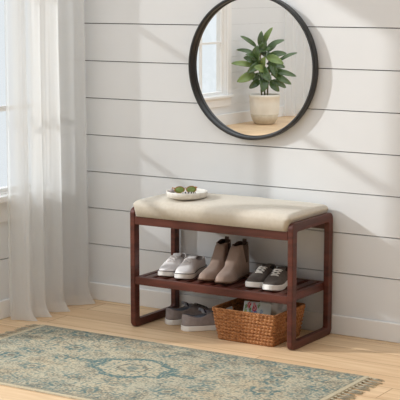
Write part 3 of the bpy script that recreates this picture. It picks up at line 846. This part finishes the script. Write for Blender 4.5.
link('mirror_glass', vs, [tuple(range(n)), tuple(range(n, 2 * n))[::-1]] + [(j, n + j, n + (j + 1) % n, (j + 1) % n) for j in range(n)], M['mirror'], mir, smooth=False)

# ------------------------------------------------------------------ potted plant (seen in the mirror)
PX, PY = -7.44, -7.93
pl = thing('potted_rubber_plant', 'leafy green rubber plant in a cream ceramic pot on the floor, seen in the mirror', 'plant', (PX, PY, 0))
MB().lathe([(.0, .0), (.092, 0), (.108, .010), (.134, .05), (.150, .11)], 56, cap0=False, cap1=False).build('pot_base', M['pot2'], pl, solid=.006)['label'] = 'unglazed beige lower band of the pot'
MB().lathe([(.150, .11), (.158, .16), (.161, .22), (.161, .285), (.166, .290), (.167, .312), (.162, .318), (.150, .316), (.147, .29), (.143, .24)], 56, cap0=False, cap1=False).build('pot', M['pot1'], pl)
MB().lathe([(.0, .268), (.05, .275), (.10, .272), (.146, .266)], 40, cap0=False, cap1=False).build('soil', M['soil'], pl)
# stems and leaves: positions in the vertical plane facing the mirror's viewer
vd = Vector((math.sin(R_(29.6)), math.cos(R_(29.6)), 0))      # toward the mirror
# image right in the mirror corresponds to this direction at the real plant
ir = Vector((math.cos(R_(29.6)), -math.sin(R_(29.6)), 0)) 
def P(px, py, d=0.0):                      # measured on the photo, 94 px per metre
    return ir * ((px - 264.5) / 94) + Vector((0, 0, (124 - py) / 94)) + vd * d
def stem(pts): MB().tube(pts, [.010 - .0015 * i for i in range(len(pts))], 8).build('stem', M['stem'], pl)
stem([P(262, 99, .0), P(261, 90, .01), P(262, 74, .02), P(260, 56, .02), P(263, 44, .0)])
stem([P(267, 99, .01), P(267.5, 88, -.01), P(269, 72, -.03), P(268, 58, -.02)])
stem([P(265, 99, -.03), P(264, 84, -.06), P(262, 70, -.09)])
def leaf(base, tip, width, m, roll=0.0, droop=.18):
    base, tip = Vector(base), Vector(tip); ax = tip - base; L = ax.length; ax.normalize()
    fa = Vector((0, 0, .55)) + vd * .85
    up = fa - ax * fa.dot(ax)
    up.normalize(); sdv = ax.cross(up); Rm = Matrix.Rotation(roll * .45, 3, ax); up = Rm @ up; sdv = Rm @ sdv
    def fn(a, b):
        w = width * 1.04 * (math.sin(PI * min(1, a ** .85)) ** .62 if 0 < a < 1 else 0) + .0015
        s = (b - .5) * 2
        return base + ax * (L * a) + sdv * (s * w) + up * (abs(s) * w * .28 + droop * L * (math.sin(PI * a) * .6 ) )
    MB().grid(fn, 14, 6).build('leaf', m, pl, solid=.002)
A, B = M['leafa'], M['leafb']
LV = [((263, 45, 0), (272, 27.5, .03), .030, B, .5), ((262, 49, .02), (261, 31, .06), .036, A, 1.1), ((256, 47, 0), (240, 36, .04), .022, A, .2), ((256, 55, 0), (236, 50, -.03), .024, A, -.2),
      ((254, 66, .02), (231, 63, .08), .030, B, .3), ((255, 73, .05), (237, 81, .14), .046, B, .9), ((257, 66, .05), (257, 45, .14), .056, A, 1.3), ((266, 49, .02), (284, 40, .0), .030, A, .3),
      ((268, 56, .03), (286, 53, .08), .034, A, -.4), ((277, 62, -.02), (297, 53, -.08), .020, A, .2), ((271, 71, 0), (296, 76, .04), .030, A, -.3), ((273, 74, .04), (291, 83.5, .12), .032, A, -.7),
      ((270, 80, .02), (279, 91, .08), .038, A, -1.0), ((272, 80, -.03), (286, 88, -.05), .028, A, -.4), ((260, 80, .02), (249, 88, .06), .034, A, .7), ((262, 76, .08), (262, 91, .16), .056, A, 1.4),
      ((262, 62, .06), (247, 72, .16), .040, A, .9), ((272, 58, .06), (276, 76, .16), .046, A, -1.2), ((266, 56, .08), (283, 63, .2), .040, B, -.6), ((264, 57, 0), (266, 41, .10), .046, A, 1.3),
      ((261, 66, .06), (270, 80, .2), .048, A, -1.2), ((258, 62, -.05), (243, 58, -.12), .034, A, .3), ((266, 64, -.05), (285, 68, -.14), .034, A, -.3), ((262, 74, .02), (252, 80, -.04), .036, A, .6),
      ((264, 70, .1), (254, 66, .22), .040, B, .8), ((267, 52, -.03), (276, 44, -.08), .034, A, .3)]
rn = random.Random(11)
for i in range(12):
    x_ = 262.5 + rn.uniform(-7, 9); y_ = rn.uniform(50, 80); d_ = rn.uniform(-.16, .16); a_ = rn.uniform(-.6, 3.7)
    LV.append(((x_, y_, d_ * .4), (x_ + 13 * math.cos(a_), y_ - 9 * math.sin(a_) - 2, d_ + .04), rn.uniform(.030, .044), A if i % 4 else B, rn.uniform(-1, 1)))
for b_, t_, w_, m_, r_ in LV: leaf(P(*b_), P(*t_), w_, m_, r_)

# ------------------------------------------------------------------ light
w = bpy.data.worlds.new('World'); scene.world = w; w.use_nodes = True
bg = w.node_tree.nodes['Background']; bg.inputs[0].default_value = (0.91, 0.955, 1.0, 1); 
nt = w.node_tree; tc = nt.nodes.new('ShaderNodeTexCoord'); dp = nt.nodes.new('ShaderNodeVectorMath'); dp.operation = 'DOT_PRODUCT'
dp.inputs[1].default_value = Vector((-1.6, -.8, .9)).normalized()
nt.links.new(tc.outputs['Generated'], dp.inputs[0])
c0 = nt.nodes.new('ShaderNodeMath'); c0.operation = 'MAXIMUM'; c0.inputs[1].default_value = 0
p0 = nt.nodes.new('ShaderNodeMath'); p0.operation = 'POWER'; p0.inputs[1].default_value = 3
m0 = nt.nodes.new('ShaderNodeMath'); m0.operation = 'MULTIPLY_ADD'; m0.inputs[1].default_value = .4; m0.inputs[2].default_value = 1.0
nt.links.new(dp.outputs['Value'], c0.inputs[0]); nt.links.new(c0.outputs[0], p0.inputs[0]); nt.links.new(p0.outputs[0], m0.inputs[0])
sx = nt.nodes.new('ShaderNodeSeparateXYZ'); nt.links.new(tc.outputs['Generated'], sx.inputs[0])
z0 = nt.nodes.new('ShaderNodeMath'); z0.operation = 'MAXIMUM'; z0.inputs[1].default_value = 0
z1 = nt.nodes.new('ShaderNodeMath'); z1.operation = 'POWER'; z1.inputs[1].default_value = 2
z2 = nt.nodes.new('ShaderNodeMath'); z2.operation = 'MULTIPLY_ADD'; z2.inputs[1].default_value = 1.2
nt.links.new(sx.outputs['Z'], z0.inputs[0]); nt.links.new(z0.outputs[0], z1.inputs[0]); nt.links.new(z1.outputs[0], z2.inputs[0])
nt.links.new(m0.outputs[0], z2.inputs[2]); nt.links.new(z2.outputs[0], bg.inputs[1])
sun = bpy.data.lights.new('Sun', 'SUN'); sun.energy = 2.6; sun.angle = R_(1.5); sun.color = (1, 1, 1)
so = bpy.data.objects.new('Sun', sun); C.objects.link(so)
d = Vector((1.8, 1.0, -.94)).normalized()
so.rotation_euler = d.to_track_quat('-Z', 'Y').to_euler(); so.location = (-6, -3, 4)

# ------------------------------------------------------------------ camera
cam = bpy.data.cameras.new('Camera'); cam.sensor_width = 36; cam.lens = 1411.9 / 400 * 36; cam.clip_start = .05
co_ = bpy.data.objects.new('Camera', cam); C.objects.link(co_)
co_.location = (0, -5.183, 1.43); co_.rotation_euler = (PI / 2 - .1486, 0, .5625)
scene.camera = co_
vs_ = scene.view_settings; vs_.view_transform = 'Standard'; vs_.look = 'None'; vs_.gamma = 1; vs_.use_curve_mapping = False
vs_.exposure = -0.06
